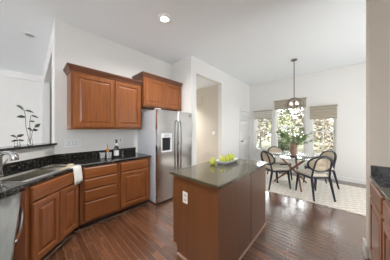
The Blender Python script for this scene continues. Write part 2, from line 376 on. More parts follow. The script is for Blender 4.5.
# ------------------------------------------------------------------ cabinets
def base_unit(t, w, d, layout, toe=0.10, h=0.885, ends=(0, 0), bodymat=CHERRY):
    """local: x 0..w along the run, y 0 = face, +y back to wall; fronts stand out to -y"""
    MB().box(0, w, 0, d, toe, h).build('cabinet_body', bodymat, t, bevel=0.002)
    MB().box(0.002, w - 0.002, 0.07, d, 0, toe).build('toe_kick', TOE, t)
    for kind, x0, x1, z0, z1 in layout:
        if kind == 'door': MB().panel(x0, x1, z0, z1, 0, 0.032).build('door', CHERRY, t)
        elif kind == 'drawer': MB().panel(x0, x1, z0, z1, 0, 0.032, False).build('drawer', CHERRY_H, t)
        else: MB().panel(x0, x1, z0, z1, 0, 0.032, False).build('false_front', CHERRY_H, t)

FY = YK - 0.62
t = thing('drawer_cabinet', 'cherry base cabinet with a stack of four drawers beside the sink corner', 'cabinet', (0.452, FY, 0))
base_unit(t, 0.493, 0.61, [('drawer', 0.045, 0.468, 0.135, 0.388), ('drawer', 0.045, 0.468, 0.400, 0.555), ('drawer', 0.045, 0.468, 0.567, 0.710), ('drawer', 0.045, 0.468, 0.722, 0.868)])
t = thing('base_cabinet', 'cherry base cabinet with one drawer over one raised panel door beside the refrigerator', 'cabinet', (0.946, FY, 0))
base_unit(t, 0.554, 0.61, [('door', 0.035, 0.520, 0.135, 0.708), ('drawer', 0.035, 0.520, 0.72, 0.865)])
# quarter round along the toe kicks
tag(MB().box(0.40, 1.50, FY + 0.052, FY + 0.069, 0.0, 0.018).build('shoe_moulding', SHOE, bevel=0.004), 'thin shoe moulding along the floor under the drawer cabinets', 'moulding')

# diagonal sink cabinet: face at n=.573, s .304 -> .974
p = dg(0.974, 0.573)
t = thing('sink_cabinet', 'diagonal cherry sink cabinet with two raised panel doors under the double sink', 'cabinet', p, R(45))
base_unit(t, 0.668, 0.30, [('door', 0.035, 0.335, 0.135, 0.708), ('door', 0.345, 0.630, 0.135, 0.708), ('front', 0.035, 0.630, 0.72, 0.865)], h=0.70)
MB().box(0, 0.668, 0, 0.05, 0.70, 0.884).build('front_rail', CHERRY, t)
p0, p1 = dg(0.974, 0.52), dg(0.33, 0.52)
m = MB(); m.prism([tuple(dg(s, n)[:2]) for s, n in ((0.97, 0.52), (0.335, 0.52), (0.335, 0.506), (0.97, 0.506))], 0, 0.018)
tag(m.build('shoe_moulding', SHOE), 'thin shoe moulding along the floor under the diagonal sink cabinet', 'moulding')

# L-shaped granite worktop with sink cut-out (diagonal run + kitchen wall run)
CT0, CT1 = 0.886, 0.915
SB = dict(s0=0.225, s1=0.95, n0=0.165, n1=0.505)         # sink cut-out
NE = 0.598
ix = XL + NE * math.sqrt(2) + (YK - 0.647 - YK)          # inner corner on y = YK-.647
wt = tag(bpy.data.objects.new('worktop', None), 'black granite worktop turning the corner from the sink to the refrigerator', 'countertop')
COL.objects.link(wt); wt.location = (XL, YK, CT0)
off = Vector((XL, YK, CT0))
def loc2(v): return (v.x - off.x, v.y - off.y)
m = MB()
def dbox(m, s0, s1, n0, n1, z0, z1): m.prism([(a[0], a[1]) for a in (loc2(dg(s0, n0)), loc2(dg(s1, n0)), loc2(dg(s1, n1)), loc2(dg(s0, n1)))], z0 - CT0, z1 - CT0)
dbox(m, 0.95, 1.75, 0, NE, CT0, CT1)
dbox(m, SB['s0'], 0.95, 0, SB['n0'], CT0, CT1)
# strip in front of the sink, mitred to the kitchen wall run
e = 0.003
A = dg(0.95, SB['n1']); B = dg(0.95, NE); Cc = Vector((ix, YK - 0.647, 0)); D = dg(SB['s0'], SB['n1'])
qs = [loc2(A), loc2(B), loc2(Cc), (D.x - off.x + 0.12, Cc.y - off.y + 0.10), loc2(D)]
m.prism(qs, 0, CT1 - CT0)
E = dg(SB['s0'], 0); F = dg(SB['s0'], SB['n1'])
m.prism([(0.001, 0), loc2(E), loc2(F), (D.x - off.x + 0.12, Cc.y - off.y + 0.10), (ix - off.x, Cc.y - off.y), (1.53 - off.x, Cc.y - off.y), (1.53 - off.x, 0)], 0, CT1 - CT0)
m.build('slab', GRANITE, wt, bevel=0.003)
m = MB()
m.box(0.0, 1.53 - off.x, -0.02, -0.0005, CT1 - CT0 + 0.0003, CT1 - CT0 + 0.105)
dbox(m, 0.0, 1.75, 0.0005, 0.02, CT1 + 0.0003, CT1 + 0.105)
m.build('backsplash', GRANITE, wt, bevel=0.002)

# granite bar ledge on the half wall
m = MB(); q = lambda s, n: tuple(dg(s, n)[:2])
m.prism([q(0.0, -0.19), q(-0.03, 0.02), q(0.02, 0.05), q(1.78, 0.05), q(1.78, -0.19)], 1.166, 1.196)
tag(m.build('bar_ledge', GRANITE, bevel=0.004), 'black granite bar ledge capping the low wall behind the sink', 'ledge')

# double bowl sink
c = dg(0.54, 0.335)
sk = thing('kitchen_sink', 'stainless double bowl sink set into the black worktop', 'sink', (c.x, c.y, CT1 - 0.2), R(45))
# local x along +45deg (towards the corner, -s), local y away from kitchen (-n)
def bowl(m, x0, x1, y0, y1, zt, zb):
    r = lambda i, z: [(x0 + i, y0 + i, z), (x1 - i, y0 + i, z), (x1 - i, y1 - i, z), (x0 + i, y1 - i, z)]
    m.loops([r(0, zt), r(0.006, zt - 0.02), r(0.02, zb + 0.02), r(0.05, zb)], cap0=False, cap1=True)
T = 0.2
for name, x0, x1 in (('bowl', -0.400, 0.090), ('bowl', 0.124, 0.300)):
    m = MB(); bowl(m, x0, x1, -0.162, 0.162, T + 0.0015, 0.008); m.build(name, SINK, sk)
m = MB()
for x0, x1, y0, y1 in ((-0.415, 0.315, -0.230, -0.162), (-0.415, 0.315, 0.162, 0.176), (-0.415, -0.40, -0.162, 0.162), (0.30, 0.315, -0.162, 0.162), (0.090, 0.124, -0.162, 0.162)):
    m.box(x0, x1, y0, y1, T + 0.0005, T + 0.004)
m.build('sink_rim', CHROME, sk)
for x in (-0.155, 0.212): MB().lathe([(0.045, 0), (0.045, 0.003), (0.03, 0.004), (0.028, 0.001)], (x, 0, 0.009), 16).build('drain', CHROME, sk, True)

# faucet
c = dg(0.755, 0.09)
fc = thing('faucet', 'chrome single lever faucet arching over the sink', 'faucet', (c.x, c.y, CT1 + 0.001), R(-45))
MB().lathe([(0.032, 0), (0.032, 0.008), (0.025, 0.014), (0.022, 0.10), (0.024, 0.115), (0.015, 0.125)], n=20).build('faucet_body', CHROME, fc, True)
pts = []
for k in range(15):
    a = R(180 - k * 13); pts.append((0.075 + 0.075 * math.cos(a), 0, 0.19 + 0.055 * math.sin(a)))
MB().tube([(0, 0, 0.11), (0, 0, 0.15)] + pts + [(0.150, 0, 0.165)], [0.021] * 12 + [0.023, 0.026, 0.030, 0.033, 0.033, 0.031]).build('spout', CHROME, fc, True)
MB().tube([(0, 0.015, 0.10), (-0.01, 0.05, 0.12), (-0.03, 0.10, 0.16)], [0.011, 0.008, 0.006]).build('lever', CHROME, fc, True)

# dishwasher in the grey topped run on the left
tag(MB().box(-0.70, -0.050, 0.62, 1.935, 0.856, 0.885).build('grey_worktop', GREYTOP, bevel=0.004), 'grey reflective top in the left foreground in front of the sink run', 'countertop')
dw = thing('dishwasher', 'dishwasher with a bowed bar handle under the grey top beside the sink cabinet', 'dishwasher', (-0.085, 1.58, 0))
MB().box(-0.56, -0.03, -0.30, 0.30, 0.08, 0.853).build('dishwasher_body', BLACK, dw)
MB().box(-0.03, 0.0, -0.298, 0.298, 0.10, 0.850).build('dishwasher_door', TOE, dw, bevel=0.004)
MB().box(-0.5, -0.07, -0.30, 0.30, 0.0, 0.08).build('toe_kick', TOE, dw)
pts = [(0.0, -0.285, 0.785)] + [(0.020 + 0.022 * math.cos(R(k * 9)), 0.285 * math.sin(R(k * 9)), 0.785) for k in range(-10, 11)] + [(0.0, 0.285, 0.785)]
MB().tube(pts, 0.011, 8).build('handle', STEEL, dw, True)
t = thing('base_cabinet', 'cherry base cabinet under the near end of the grey top in the left foreground', 'cabinet', (-0.095, 0.66, 0), R(90))
base_unit(t, 0.60, 0.55, [('door', 0.03, 0.57, 0.135, 0.708), ('drawer', 0.03, 0.57, 0.72, 0.842)], h=0.853)
# filler closing the inside corner
tag(MB().prism([(-0.085, 1.90), (-0.034, 2.05), (-0.20, 2.02), (-0.20, 1.90)], 0.0, 0.853).build('corner_filler', CROWN), 'narrow dark wood filler strip between the dishwasher and the sink cabinet', 'filler panel')

# wall cabinets
def crown(t, w, d, z, left=True, right=True, hgt=0.085, out=0.047):
    """profile swept round front and sides"""
    prof = [(0.0, 0.0), (0.010, 0.0), (0.014, 0.018), (0.026, 0.040), (0.038, 0.052), (0.041, 0.062), (out, 0.066), (out, hgt), (0.0, hgt)]
    L = []
    for x, y, dx, dy in ((0, d, -1, 0), (0, 0, -1, -1), (w, 0, 1, -1), (w, d, 1, 0)):
        if (dx < 0 and not left) or (dx > 0 and not right): dx = 0
        L.append([(x + dx * o, y + dy * o, z + h) for o, h in prof])
    MB().loops(L).build('crown', CROWN, t)
def wall_unit(t, w, d, h, doors, light_rail=True):
    MB().box(0, w, 0, d, 0, h).build('cabinet_body', CHERRY, t, bevel=0.002)
    for x0, x1, z0, z1 in doors: MB().panel(x0, x1, z0, z1, 0, 0.024, True, 0.06).build('door', CHERRY, t)
UY = YK - 0.335
t = thing('wall_cabinet', 'wide cherry wall cabinet with two raised panel doors above the worktop', 'cabinet', (0.395, UY, 1.405))
wall_unit(t, 1.095, 0.333, 0.87, [(0.03, 0.590, 0.03, 0.84), (0.605, 1.070, 0.03, 0.84)])
crown(t, 1.095, 0.333, 0.86, right=False)
t = thing('wall_cabinet', 'smaller cherry wall cabinet with two raised panel doors over the refrigerator', 'cabinet', (1.500, YK - 0.41, 1.86))
wall_unit(t, 0.99, 0.408, 0.59, [(0.03, 0.488, 0.025, 0.565), (0.502, 0.96, 0.025, 0.565)])
crown(t, 0.99, 0.408, 0.575, right=False)

# ------------------------------------------------------------------ refrigerator
fr = thing('refrigerator', 'stainless side by side refrigerator with a dispenser in its left door', 'refrigerator', (1.57, 2.39, 0))
MB().box(0, 0.92, 0.065, 0.74, 0.03, 1.765).build('fridge_body', FRSIDE, fr, bevel=0.006)
MB().box(0.02, 0.90, 0.02, 0.70, 0.0, 0.045).build('base_grille', BLACK, fr)
SP = 0.50
m = MB()                                     # left door, cut round the dispenser
D0, D1, Z0, Z1 = 0.095, 0.345, 0.97, 1.33
for a, b_, c_, d_ in ((0.004, D0, 0.05, 1.775), (D1, SP - 0.004, 0.05, 1.775), (D0, D1, 0.05, Z0), (D0, D1, Z1, 1.775)): m.box(a, b_, 0, 0.06, c_, d_)
bmesh.ops.remove_doubles(m.bm, verts=m.bm.verts, dist=1e-5)
m.build('freezer_door', STEEL, fr)
MB().box(SP + 0.004, 0.916, 0, 0.06, 0.05, 1.775).build('fridge_door', STEEL, fr, bevel=0.008)
m = MB()
m.box(D0 + 0.001, D1 - 0.001, -0.006, 0.05, Z1 - 0.085, Z1 - 0.001).box(D0 + 0.001, D0 + 0.014, -0.006, 0.05, Z0 + 0.001, Z1 - 0.085).box(D1 - 0.014, D1 - 0.001, -0.006, 0.05, Z0 + 0.001, Z1 - 0.085).box(D0 + 0.014, D1 - 0.014, -0.006, 0.05, Z0 + 0.001, Z0 + 0.02)
ds = m.build('dispenser', WHITEP, fr)
MB().box(D0 + 0.014, D1 - 0.014, 0.045, 0.055, Z0 + 0.02, Z1 - 0.085).build('dispenser_recess', BLACK, ds)
MB().box(0.18, 0.26, 0.005, 0.044, 1.19, 1.24).build('spigot', BLACK, ds)
MB().box(0.15, 0.29, -0.008, -0.006, 1.265, 1.31).build('control_panel', FRSIDE, ds)
for x, nm in ((SP - 0.035, 'freezer_handle'), (SP + 0.035, 'fridge_handle')):
    pts = [(x, 0, 0.55), (x, -0.045, 0.57)] + [(x, -0.045 - 0.014 * math.sin(math.pi * k / 8), 0.57 + 1.0 * k / 8) for k in range(1, 8)] + [(x, -0.045, 1.57), (x, 0, 1.59)]
    MB().tube(pts, 0.014, 8).build(nm, CHROME, fr, True)
for x in (0.02, 0.83): MB().box(x, x + 0.07, 0.01, 0.12, 1.766, 1.795).build('hinge_cover', FRSIDE, fr, bevel=0.004)
MB().box(0.83, 0.865, -0.0015, 0.0, 1.68, 1.715).build('door_badge', SLOT, fr)

# ------------------------------------------------------------------ island
IX0, IX1, IY0, IY1 = 1.10, 2.40, 0.728, 1.418
isl = thing('kitchen_island', 'brown wood kitchen island with plain panel sides', 'island', ((IX0 + IX1) / 2, (IY0 + IY1) / 2, 0))
cx, cy = (IX0 + IX1) / 2, (IY0 + IY1) / 2
bx0, bx1, by0, by1 = IX0 + 0.03 - cx, IX1 - 0.03 - cx, IY0 + 0.03 - cy, IY1 - 0.03 - cy
MB().box(bx0 + 0.012, bx1 - 0.002, by0 + 0.012, by1 - 0.02, 0.10, 0.883).build('carcass', ISLWOOD, isl)
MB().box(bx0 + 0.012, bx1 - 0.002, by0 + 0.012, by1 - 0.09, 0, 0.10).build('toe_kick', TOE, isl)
m = MB(); m.loops([[(bx0, y, z) for y, z in pr] if False else [(x, y, z) for y, z in ((by0, 0), (by1 - 0.075, 0), (by1 - 0.075, 0.10), (by1, 0.10), (by1, 0.883), (by0, 0.883))] for x in (bx0, bx0 + 0.012)])
m.build('end_panel', ISLWOOD, isl)
sx = 1.835 - cx
MB().box(bx0 + 0.012, sx - 0.007, by0, by0 + 0.012, 0, 0.883).build('side_panel', ISLWOOD, isl)
MB().box(sx + 0.007, bx1, by0, by0 + 0.012, 0, 0.883).build('side_panel', ISLWOOD, isl)
MB().box(sx - 0.007, sx + 0.007, by0 + 0.0095, by0 + 0.0118, 0, 0.883).build('panel_gap', TOE, isl)
for x0, x1 in ((0.02, 0.60), (0.615, 1.20)):
    a = bx0 + x0; c_ = bx0 + x1
    f = MB().panel(-c_, -a, 0.135, 0.865, 0, 0.018).build('door', ISLWOOD, isl); f.rotation_euler = (0, 0, math.pi); f.location = (0, by1 - 0.02, 0)
MB().box(bx0 - 0.012, bx1, by0 - 0.012, by0, 0, 0.016).box(bx0 - 0.012, bx0, by0, by1 - 0.08, 0, 0.016).build('shoe_moulding', SHOE, isl)
op = MB().box(bx0 - 0.006, bx0, 1.185 - cy - 0.036, 1.185 - cy + 0.036, 0.61, 0.73).build('outlet_plate', IVORY, isl, bevel=0.002)
for z in (0.645, 0.695):
    MB().box(bx0 - 0.0075, bx0 - 0.006, 1.185 - cy - 0.012, 1.185 - cy - 0.007, z - 0.01, z + 0.01).box(bx0 - 0.0075, bx0 - 0.006, 1.185 - cy + 0.007, 1.185 - cy + 0.012, z - 0.01, z + 0.01).build('socket', SLOT, op)
tag(MB().box(IX0, IX1, IY0, IY1, 0.8845, 0.915).build('island_worktop', ISLGRAN, bevel=0.005), 'dark polished granite slab on top of the kitchen island', 'countertop')

# ------------------------------------------------------------------ right run
RY = -0.30
t = thing('base_cabinet', 'cherry base cabinet against the right wall reflecting the window light', 'cabinet', (2.44, RY, 0), math.pi)
base_unit(t, 0.58, 0.60, [('door', 0.03, 0.555, 0.135, 0.708), ('drawer', 0.03, 0.555, 0.72, 0.865)])
t = thing('base_cabinet', 'cherry base cabinet cut by the right edge of the picture', 'cabinet', (1.858, RY, 0), math.pi)
base_unit(t, 0.70, 0.60, [('door', 0.025, 0.67, 0.135, 0.708), ('drawer', 0.025, 0.67, 0.72, 0.865)])
rw = thing('worktop', 'black granite worktop butting against the right wall', 'countertop', (RWX, RY, CT0))
MB().box(-1.35, -0.001, -0.61, 0.028, 0, 0.029).build('slab', GRANITE, rw, bevel=0.011)
MB().box(-0.02, -0.001, -0.61, 0.02, 0.0295, 0.135).build('backsplash', GRANITE, rw, bevel=0.002)

# ------------------------------------------------------------------ wall plates
def plate(name, label, cat, loc, rz, gangs, kind):
    t = thing(name, label, cat, loc, rz)
    w = 0.035 + 0.023 * (gangs - 1) * 2 / 1 * 0.5 + 0.0
    w = 0.035 + 0.023 * (gangs - 1)
    MB().box(-w, w, -0.006, 0, -0.058, 0.058).build('plate', WHITEP, t, bevel=0.002)
    for g in range(gangs):
        x = (g - (gangs - 1) / 2) * 0.046
        if kind == 'switch':
            MB().box(x - 0.0185, x + 0.0185, -0.0068, -0.006, -0.037, 0.037).build('rocker_seam', GASK, t)
            MB().box(x - 0.014, x + 0.014, -0.010, -0.0068, -0.032, 0.032).build('rocker', WHITEP, t, bevel=0.001)
        else:
            for z in (-0.02, 0.02): MB().box(x - 0.014, x + 0.014, -0.0075, -0.006, z - 0.014, z + 0.014).build('socket', GASK, t)
plate('switch_plate', 'wide white four gang switch plate on the kitchen wall left of the cabinets', 'light switch', (0.468, YK, 1.18), 0, 4, 'switch')
plate('wall_outlet', 'small white outlet plate on the kitchen wall near the dark bottle', 'outlet', (1.22, YK, 1.19), 0, 1, 'outlet')
t = thing('thermostat', 'round white thermostat on the passage wall', 'thermostat', (OX1, 2.72, 1.29), R(-90))
k = MB().lathe([(0.055, 0), (0.055, 0.012), (0.045, 0.022), (0.01, 0.024)], n=20).build('dial', WHITEP, t, True); k.rotation_euler = (R(90), 0, 0)
t = thing('door_chime', 'beige door chime box high on the passage wall', 'chime', (OX1, 3.24, 2.33), R(-90))
MB().box(-0.075, 0.075, -0.045, 0, -0.14, 0.14).build('chime_cover', WARM, t, bevel=0.006)

# ------------------------------------------------------------------ ceiling cans
def can(x, y, label, lit=True, z=H, power=CAN_POWER, spread=110):
    t = thing('recessed_light', label, 'ceiling light', (x, y, z - 0.02), 0, 'recessed ceiling lights')
    MB().lathe([(0.062, 0.0), (0.095, 0.004), (0.098, 0.019), (0.062, 0.019)], n=28, cap0=False, cap1=False).build('trim_ring', WHITEP, t, True)
    MB().lathe([(0.066, 0.012), (0.066, 0.016)], n=28).build('lens', LAMPON if lit else LENS, t)
    if lit:
        l = bpy.data.lights.new('can_lamp', 'AREA'); l.shape = 'DISK'; l.size = 0.12; l.energy = power; l.color = CAN_COLOR; l.spread = R(spread)
        o = bpy.data.objects.new('can_lamp', l); COL.objects.link(o); o.parent = t; o.location = (0, 0, 0.009)
can(1.395, 1.92, 'lit recessed light in the kitchen ceiling', power=17.0, spread=150)
can(0.25, 0.9, 'unseen recessed light added above the viewer as fill light', power=12.0)  # out of view, added to brighten floor and base cabinets
can(0.9, -1.1, 'unseen recessed light added above the right worktop as fill light', power=5.0)  # out of view, added as extra fill for the kitchen
can(3.22, 4.0, 'unseen recessed light added to brighten the passage', z=HH, power=24.0)  # out of view, added to lift the passage walls
can(-0.01, 4.04, 'unlit recessed light in the ceiling at the far left', False)

# ------------------------------------------------------------------ dining rug, table, chairs
RT = 0.012
tag(MB().box(3.67, 5.36, -1.35, 2.2, 0.0005, RT).build('area_rug', RUG, bevel=0.004), 'pale cream patterned rug under the dining table', 'rug')
TX, TY = 4.47, 0.765
tb = thing('dining_table', 'round glass dining table on crossed wooden legs', 'table', (TX, TY, RT + 0.0005))
MB().lathe([(0.57, 0), (0.58, 0.003), (0.58, 0.011), (0.57, 0.014)], (0, 0, 0.726), 48).build('glass_top', GLASS, tb, True)
for a in (209, 89, 329):
    f = Vector((0.44 * math.cos(R(a)), 0.44 * math.sin(R(a)), 0.008)); a2 = a + 155
    tp = Vector((0.33 * math.cos(R(a2)), 0.33 * math.sin(R(a2)), 0.722))
    MB().tube([f - Vector((0, 0, 0.008)), f, f.lerp(tp, 0.5), tp], [0.014, 0.016, 0.026, 0.024], 10).build('leg', WALNUT, tb, True)

def make_chair(label):
    t = thing('dining_chair', label, 'chair', group='black dining chairs around the glass table')
    # facing +y
    seat = [(-0.20, -0.20), (0.20, -0.20), (0.235, 0.10), (0.225, 0.20), (0.18, 0.235), (-0.18, 0.235), (-0.225, 0.20), (-0.235, 0.10)]
    sc = lambda k, z: [(x * k, y * k, z) for x, y in seat]
    MB().loops([sc(0.98, 0.405), sc(1.0, 0.41), sc(1.0, 0.44), sc(0.98, 0.445)]).build('seat_frame', BLKWOOD, t)
    MB().loops([sc(0.96, 0.446), sc(0.99, 0.46), sc(0.98, 0.485), sc(0.90, 0.50), sc(0.5, 0.508)]).build('seat', CREAM, t, True)
    for s in (-1, 1):
        MB().tube([(s * 0.215, 0.235, 0.0), (s * 0.215, 0.235, 0.006), (s * 0.195, 0.19, 0.41)], [0.016, 0.016, 0.026], 8).build('leg', BLKWOOD, t, True)
        MB().tube([(s * 0.195, -0.30, 0.0), (s * 0.195, -0.30, 0.006), (s * 0.172, -0.205, 0.42)], [0.016, 0.016, 0.026], 8).build('leg', BLKWOOD, t, True)
    yb = lambda z: -0.20 - (z - 0.42) * 0.20
    # hoop rising from the rear legs
    pts = [(-0.172, yb(0.42), 0.42), (-0.160, yb(0.58), 0.58)]
    for k in range(0, 13):
        a = R(180 - k * 15); pts.append((0.150 * math.cos(a), yb(0.72 + 0.13 * math.sin(a)) - 0.012, 0.72 + 0.13 * math.sin(a)))
    pts += [(0.160, yb(0.58), 0.58), (0.172, yb(0.42), 0.42)]
    MB().tube(pts, 0.016, 8).build('back_hoop', BLKWOOD, t, True)
    ov = lambda a, k=1: (0.235 * k * math.cos(a), yb(0.705 + 0.155 * k * math.sin(a)) + 0.018 + 0.05 * (math.cos(a) * k) ** 2, 0.705 + 0.155 * k * math.sin(a))
    ring = [ov(2 * math.pi * k / 32) for k in range(32)]
    bk = MB().tube(ring, 0.018, 8, closed=True).build('back_ring', BLKWOOD, t, True)
    fr_ = [[ov(2 * math.pi * k / 32, q) for k in range(32)] for q in (0.97, 0.7, 0.4, 0.12)]
    bc = [[(x, y + 0.004, z) for x, y, z in l] for l in fr_[::-1]]
    MB().loops(fr_ + bc, True, True).build('cane_back', CANE, bk)
    return t
ch = make_chair('black dining chair on the left of the glass table, beside the island')
def put(i, ang, d, face, label):
    loc = (TX + d * math.cos(R(ang)), TY + d * math.sin(R(ang)), RT + 0.0005)
    if i == 0: ch.location = loc; ch.rotation_euler = (0, 0, R(face - 90))
    else: dup(ch, loc, R(face - 90), label)
put(0, 143, 0.52, -38, None)
put(1, 227, 0.58, 40, 'black dining chair nearest the viewer with its back to the kitchen')
put(2, 44, 0.62, 224, 'black dining chair on the far side of the glass table below the middle window')
put(3, 308, 0.60, 126, 'black dining chair on the far right of the table below the right window')

# vase with olive branches
TZ = RT + 0.0005 + 0.740
vs = MB().lathe([(0.048, 0), (0.066, 0.02), (0.088, 0.11), (0.088, 0.20), (0.074, 0.27), (0.058, 0.30), (0.064, 0.325), (0.056, 0.325), (0.048, 0.30), (0.055, 0.25), (0.035, 0.05)], n=24).build('vase', TERRA, None, True, (TX + 0.17, TY + 0.03, TZ + 0.0005))
tag(vs, 'brown clay vase in the middle of the glass table', 'vase')
pl = thing('olive_branches', 'leafy green branches standing in the brown vase', 'plant', (TX + 0.17, TY + 0.03, TZ + 0.09))
st, lf = MB(), MB()
rng = random.Random(3)
def leaf(mb, p, d, L, wd, up=Vector((0, 0, 1)), curl=0.15):
    d = d.normalized(); s_ = d.cross(up)
    s_ = s_.normalized() if s_.length > 1e-3 else Vector((1, 0, 0))
    n_ = s_.cross(d)
    a = [p, p + d * L * .3 + s_ * wd + n_ * L * .05, p + d * L * .65 + s_ * wd * .85 + n_ * L * .02, p + d * L - n_ * L * curl, p + d * L * .65 - s_ * wd * .85 + n_ * L * .02, p + d * L * .3 - s_ * wd + n_ * L * .05]
    t_ = 0.0008
    f = [mb.bm.verts.new(v) for v in a]; g = [mb.bm.verts.new(v + n_ * t_) for v in a]
    mb.bm.faces.new(f[::-1]); mb.bm.faces.new(g)
    for i in range(6): mb.bm.faces.new([f[i], f[(i + 1) % 6], g[(i + 1) % 6], g[i]])
for k in range(20):
    az = 2 * math.pi * k / 20 + rng.uniform(-.2, .2); sp = rng.uniform(0.14, 0.48); hh = rng.uniform(0.42, 0.64) - sp * 0.22
    P = []
    for j in range(9):
        f = j / 8; P.append(Vector((math.cos(az) * (0.018 + sp * f ** 1.6), math.sin(az) * (0.018 + sp * f ** 1.6), hh * f + 0.0 - (0.10 * sp * f ** 3))))
    st.tube(P, [0.004 - 0.0025 * j / 8 for j in range(9)], 5)
    for j in range(5, 9):
        for q_ in range(6):
            d = (P[j] - P[j - 1]).normalized() + Vector((rng.uniform(-1, 1), rng.uniform(-1, 1), rng.uniform(-.7, .8)))
            leaf(lf, P[j - 1].lerp(P[j], rng.random()), d, rng.uniform(0.07, 0.125), rng.uniform(0.012, 0.021))
st.build('branches', TWIG, pl); lf.build('leaves', LEAF, pl)

# ------------------------------------------------------------------ pendant
px, py = 4.38, 0.737
pd = thing('pendant_light', 'bronze lantern pendant with lit bulbs hanging over the dining table', 'pendant light', (px, py, H))
MB().lathe([(0.008, -0.05), (0.02, -0.035), (0.065, -0.022), (0.068, -0.001), (0.05, -0.0005)], n=24).build('canopy', BRONZE, pd, True)
MB().tube([(0, 0, -0.03), (0, 0, -0.95)], 0.009, 8).build('rod', BRONZE, pd, True)
m = MB()
ZC, RR, RZ = -1.145, 0.20, 0.205
for a in range(0, 180, 45):
    c_, s_ = math.cos(R(a + 10)), math.sin(R(a + 10))
    m.tube([(RR * c_ * math.cos(R(k)), RR * s_ * math.cos(R(k)), ZC + RZ * math.sin(R(k))) for k in range(0, 360, 12)], 0.0085, 6, True)
m.tube([((RR + 0.004) * math.cos(R(a)), (RR + 0.004) * math.sin(R(a)), ZC) for a in range(0, 360, 12)], 0.010, 6, True)
m.build('globe_cage', BRONZE, pd, True)
m = MB(); m.tube([(0, 0, -0.93), (0, 0, -1.17)], 0.010, 8)
for k in range(4):
    a = R(45 + 90 * k); c_, s_ = math.cos(a), math.sin(a)
    m.tube([(0, 0, -1.16), (0.05 * c_, 0.05 * s_, -1.19), (0.085 * c_, 0.085 * s_, -1.175), (0.085 * c_, 0.085 * s_, -1.12)], [0.006, 0.006, 0.007, 0.011], 8)
m.build('candle_arms', BRONZE, pd, True)
for k in range(4):
    a = R(45 + 90 * k)
    MB().lathe([(0.008, 0), (0.019, 0.02), (0.021, 0.038), (0.014, 0.062), (0.003, 0.085)], (0.085 * math.cos(a), 0.085 * math.sin(a), -1.12), 12).build('bulb', BULB, pd, True)

# ------------------------------------------------------------------ pears and dish on the island
IT = 0.9155
dc = (1.97, 1.165)
m = MB(); n = 32
def sup(rx, ry, z, p=0.45):
    L = []
    for k in range(n):
        a = 2 * math.pi * k / n; c_, s_ = math.cos(a), math.sin(a)
        L.append((rx * math.copysign(abs(c_) ** p, c_), ry * math.copysign(abs(s_) ** p, s_), z))
    return L
m.loops([sup(0.15, 0.06, 0), sup(0.175, 0.075, 0.004), sup(0.205, 0.098, 0.035), sup(0.212, 0.104, 0.05), sup(0.205, 0.098, 0.051), sup(0.195, 0.09, 0.034), sup(0.165, 0.068, 0.012), sup(0.05, 0.02, 0.010)])
tag(m.build('serving_dish', CERAM, None, True, (dc[0], dc[1], IT)), 'white oblong dish of pears on the island', 'dish')
def make_pear(label):
    t = thing('pear', label, 'pear', group='green pears on the island')
    MB().lathe([(0.004, 0.002), (0.02, 0.0), (0.034, 0.012), (0.041, 0.034), (0.037, 0.056), (0.026, 0.076), (0.020, 0.092), (0.014, 0.103), (0.003, 0.106)], n=18).build('pear_body', PEAR, t, True)
    MB().tube([(0, 0, 0.104), (0.002, 0, 0.115), (0.006, 0.002, 0.126)], [0.002, 0.0018, 0.0025], 6).build('stem', STEM, t, True)
    return t
pr = make_pear('green pear standing on the island beside the white dish'); pr.location = (1.69, 1.235, IT); pr.rotation_euler = (R(6), R(4), 0)
for k, (x, y, lb) in enumerate(((1.83, 1.165, 'green pear at the near end of the white dish, closest to the loose pear'), (1.925, 1.165, 'second pear from the near end of the white dish'),
                               (2.02, 1.165, 'third pear from the near end of the white dish'), (2.11, 1.165, 'green pear at the far end of the white dish'))):
    c_ = dup(pr, (x, y, IT + 0.0135), R(70 * k), lb); c_.rotation_euler = (R((-5, 4, -4, 6)[k]), R((4, -6, 5, -3)[k]), R(70 * k))

# ------------------------------------------------------------------ things on the corner worktop
WZ = CT1 + 0.0005
def tumbler(loc, label):
    m = MB(); L = []
    for r, z, d in ((0.034, 0, 0), (0.036, 0.004, 0.003), (0.038, 0.022, 0.004), (0.039, 0.05, 0.004), (0.040, 0.066, 0.0), (0.041, 0.09, 0), (0.037, 0.09, 0), (0.033, 0.014, 0)):
        L.append([((r - d * (k % 2)) * math.cos(math.pi * k / 16), (r - d * (k % 2)) * math.sin(math.pi * k / 16), z) for k in range(32)])
    return tag(m.loops(L).build('tumbler', CRYSTAL, None, False, loc), label, 'glass', 'clear tumblers on the worktop')
tumbler((0.83, 2.91, WZ), 'clear glass tumbler on the worktop, the left one of two')
tumbler((0.92, 2.87, WZ), 'clear glass tumbler on the worktop, next to the dark bottle')
bt = thing('bottle', 'dark glass bottle with a white label on the worktop', 'bottle', (1.03, 2.845, WZ))
MB().lathe([(0.036, 0), (0.040, 0.004), (0.040, 0.15), (0.034, 0.178), (0.016, 0.20), (0.014, 0.26), (0.016, 0.262), (0.016, 0.275), (0.010, 0.276)], n=24).build('bottle_glass', BOTTLE, bt, True)
MB().lathe([(0.0408, 0.03), (0.0408, 0.12)], n=24, cap0=False, cap1=False).build('label', LABEL, bt, True)
MB().lathe([(0.0175, 0.205), (0.0155, 0.245)], n=16, cap0=False, cap1=False).build('neck_label', LABEL, bt, True)
MB().lathe([(0.012, 0.277), (0.017, 0.279), (0.017, 0.305), (0.010, 0.310)], n=16).build('stopper', BLACK, bt, True)
df = thing('reed_diffuser', 'slim amber bottle behind the clear tumblers', 'bottle', (0.945, 3.02, WZ))
MB().lathe([(0.022, 0), (0.024, 0.004), (0.024, 0.13), (0.010, 0.15), (0.010, 0.19), (0.012, 0.192), (0.012, 0.20)], n=18).build('bottle_glass', AMBER, df, True)
MB().lathe([(0.009, 0.201), (0.009, 0.235), (0.004, 0.237)], n=12).build('cork', BIRCH, df, True)

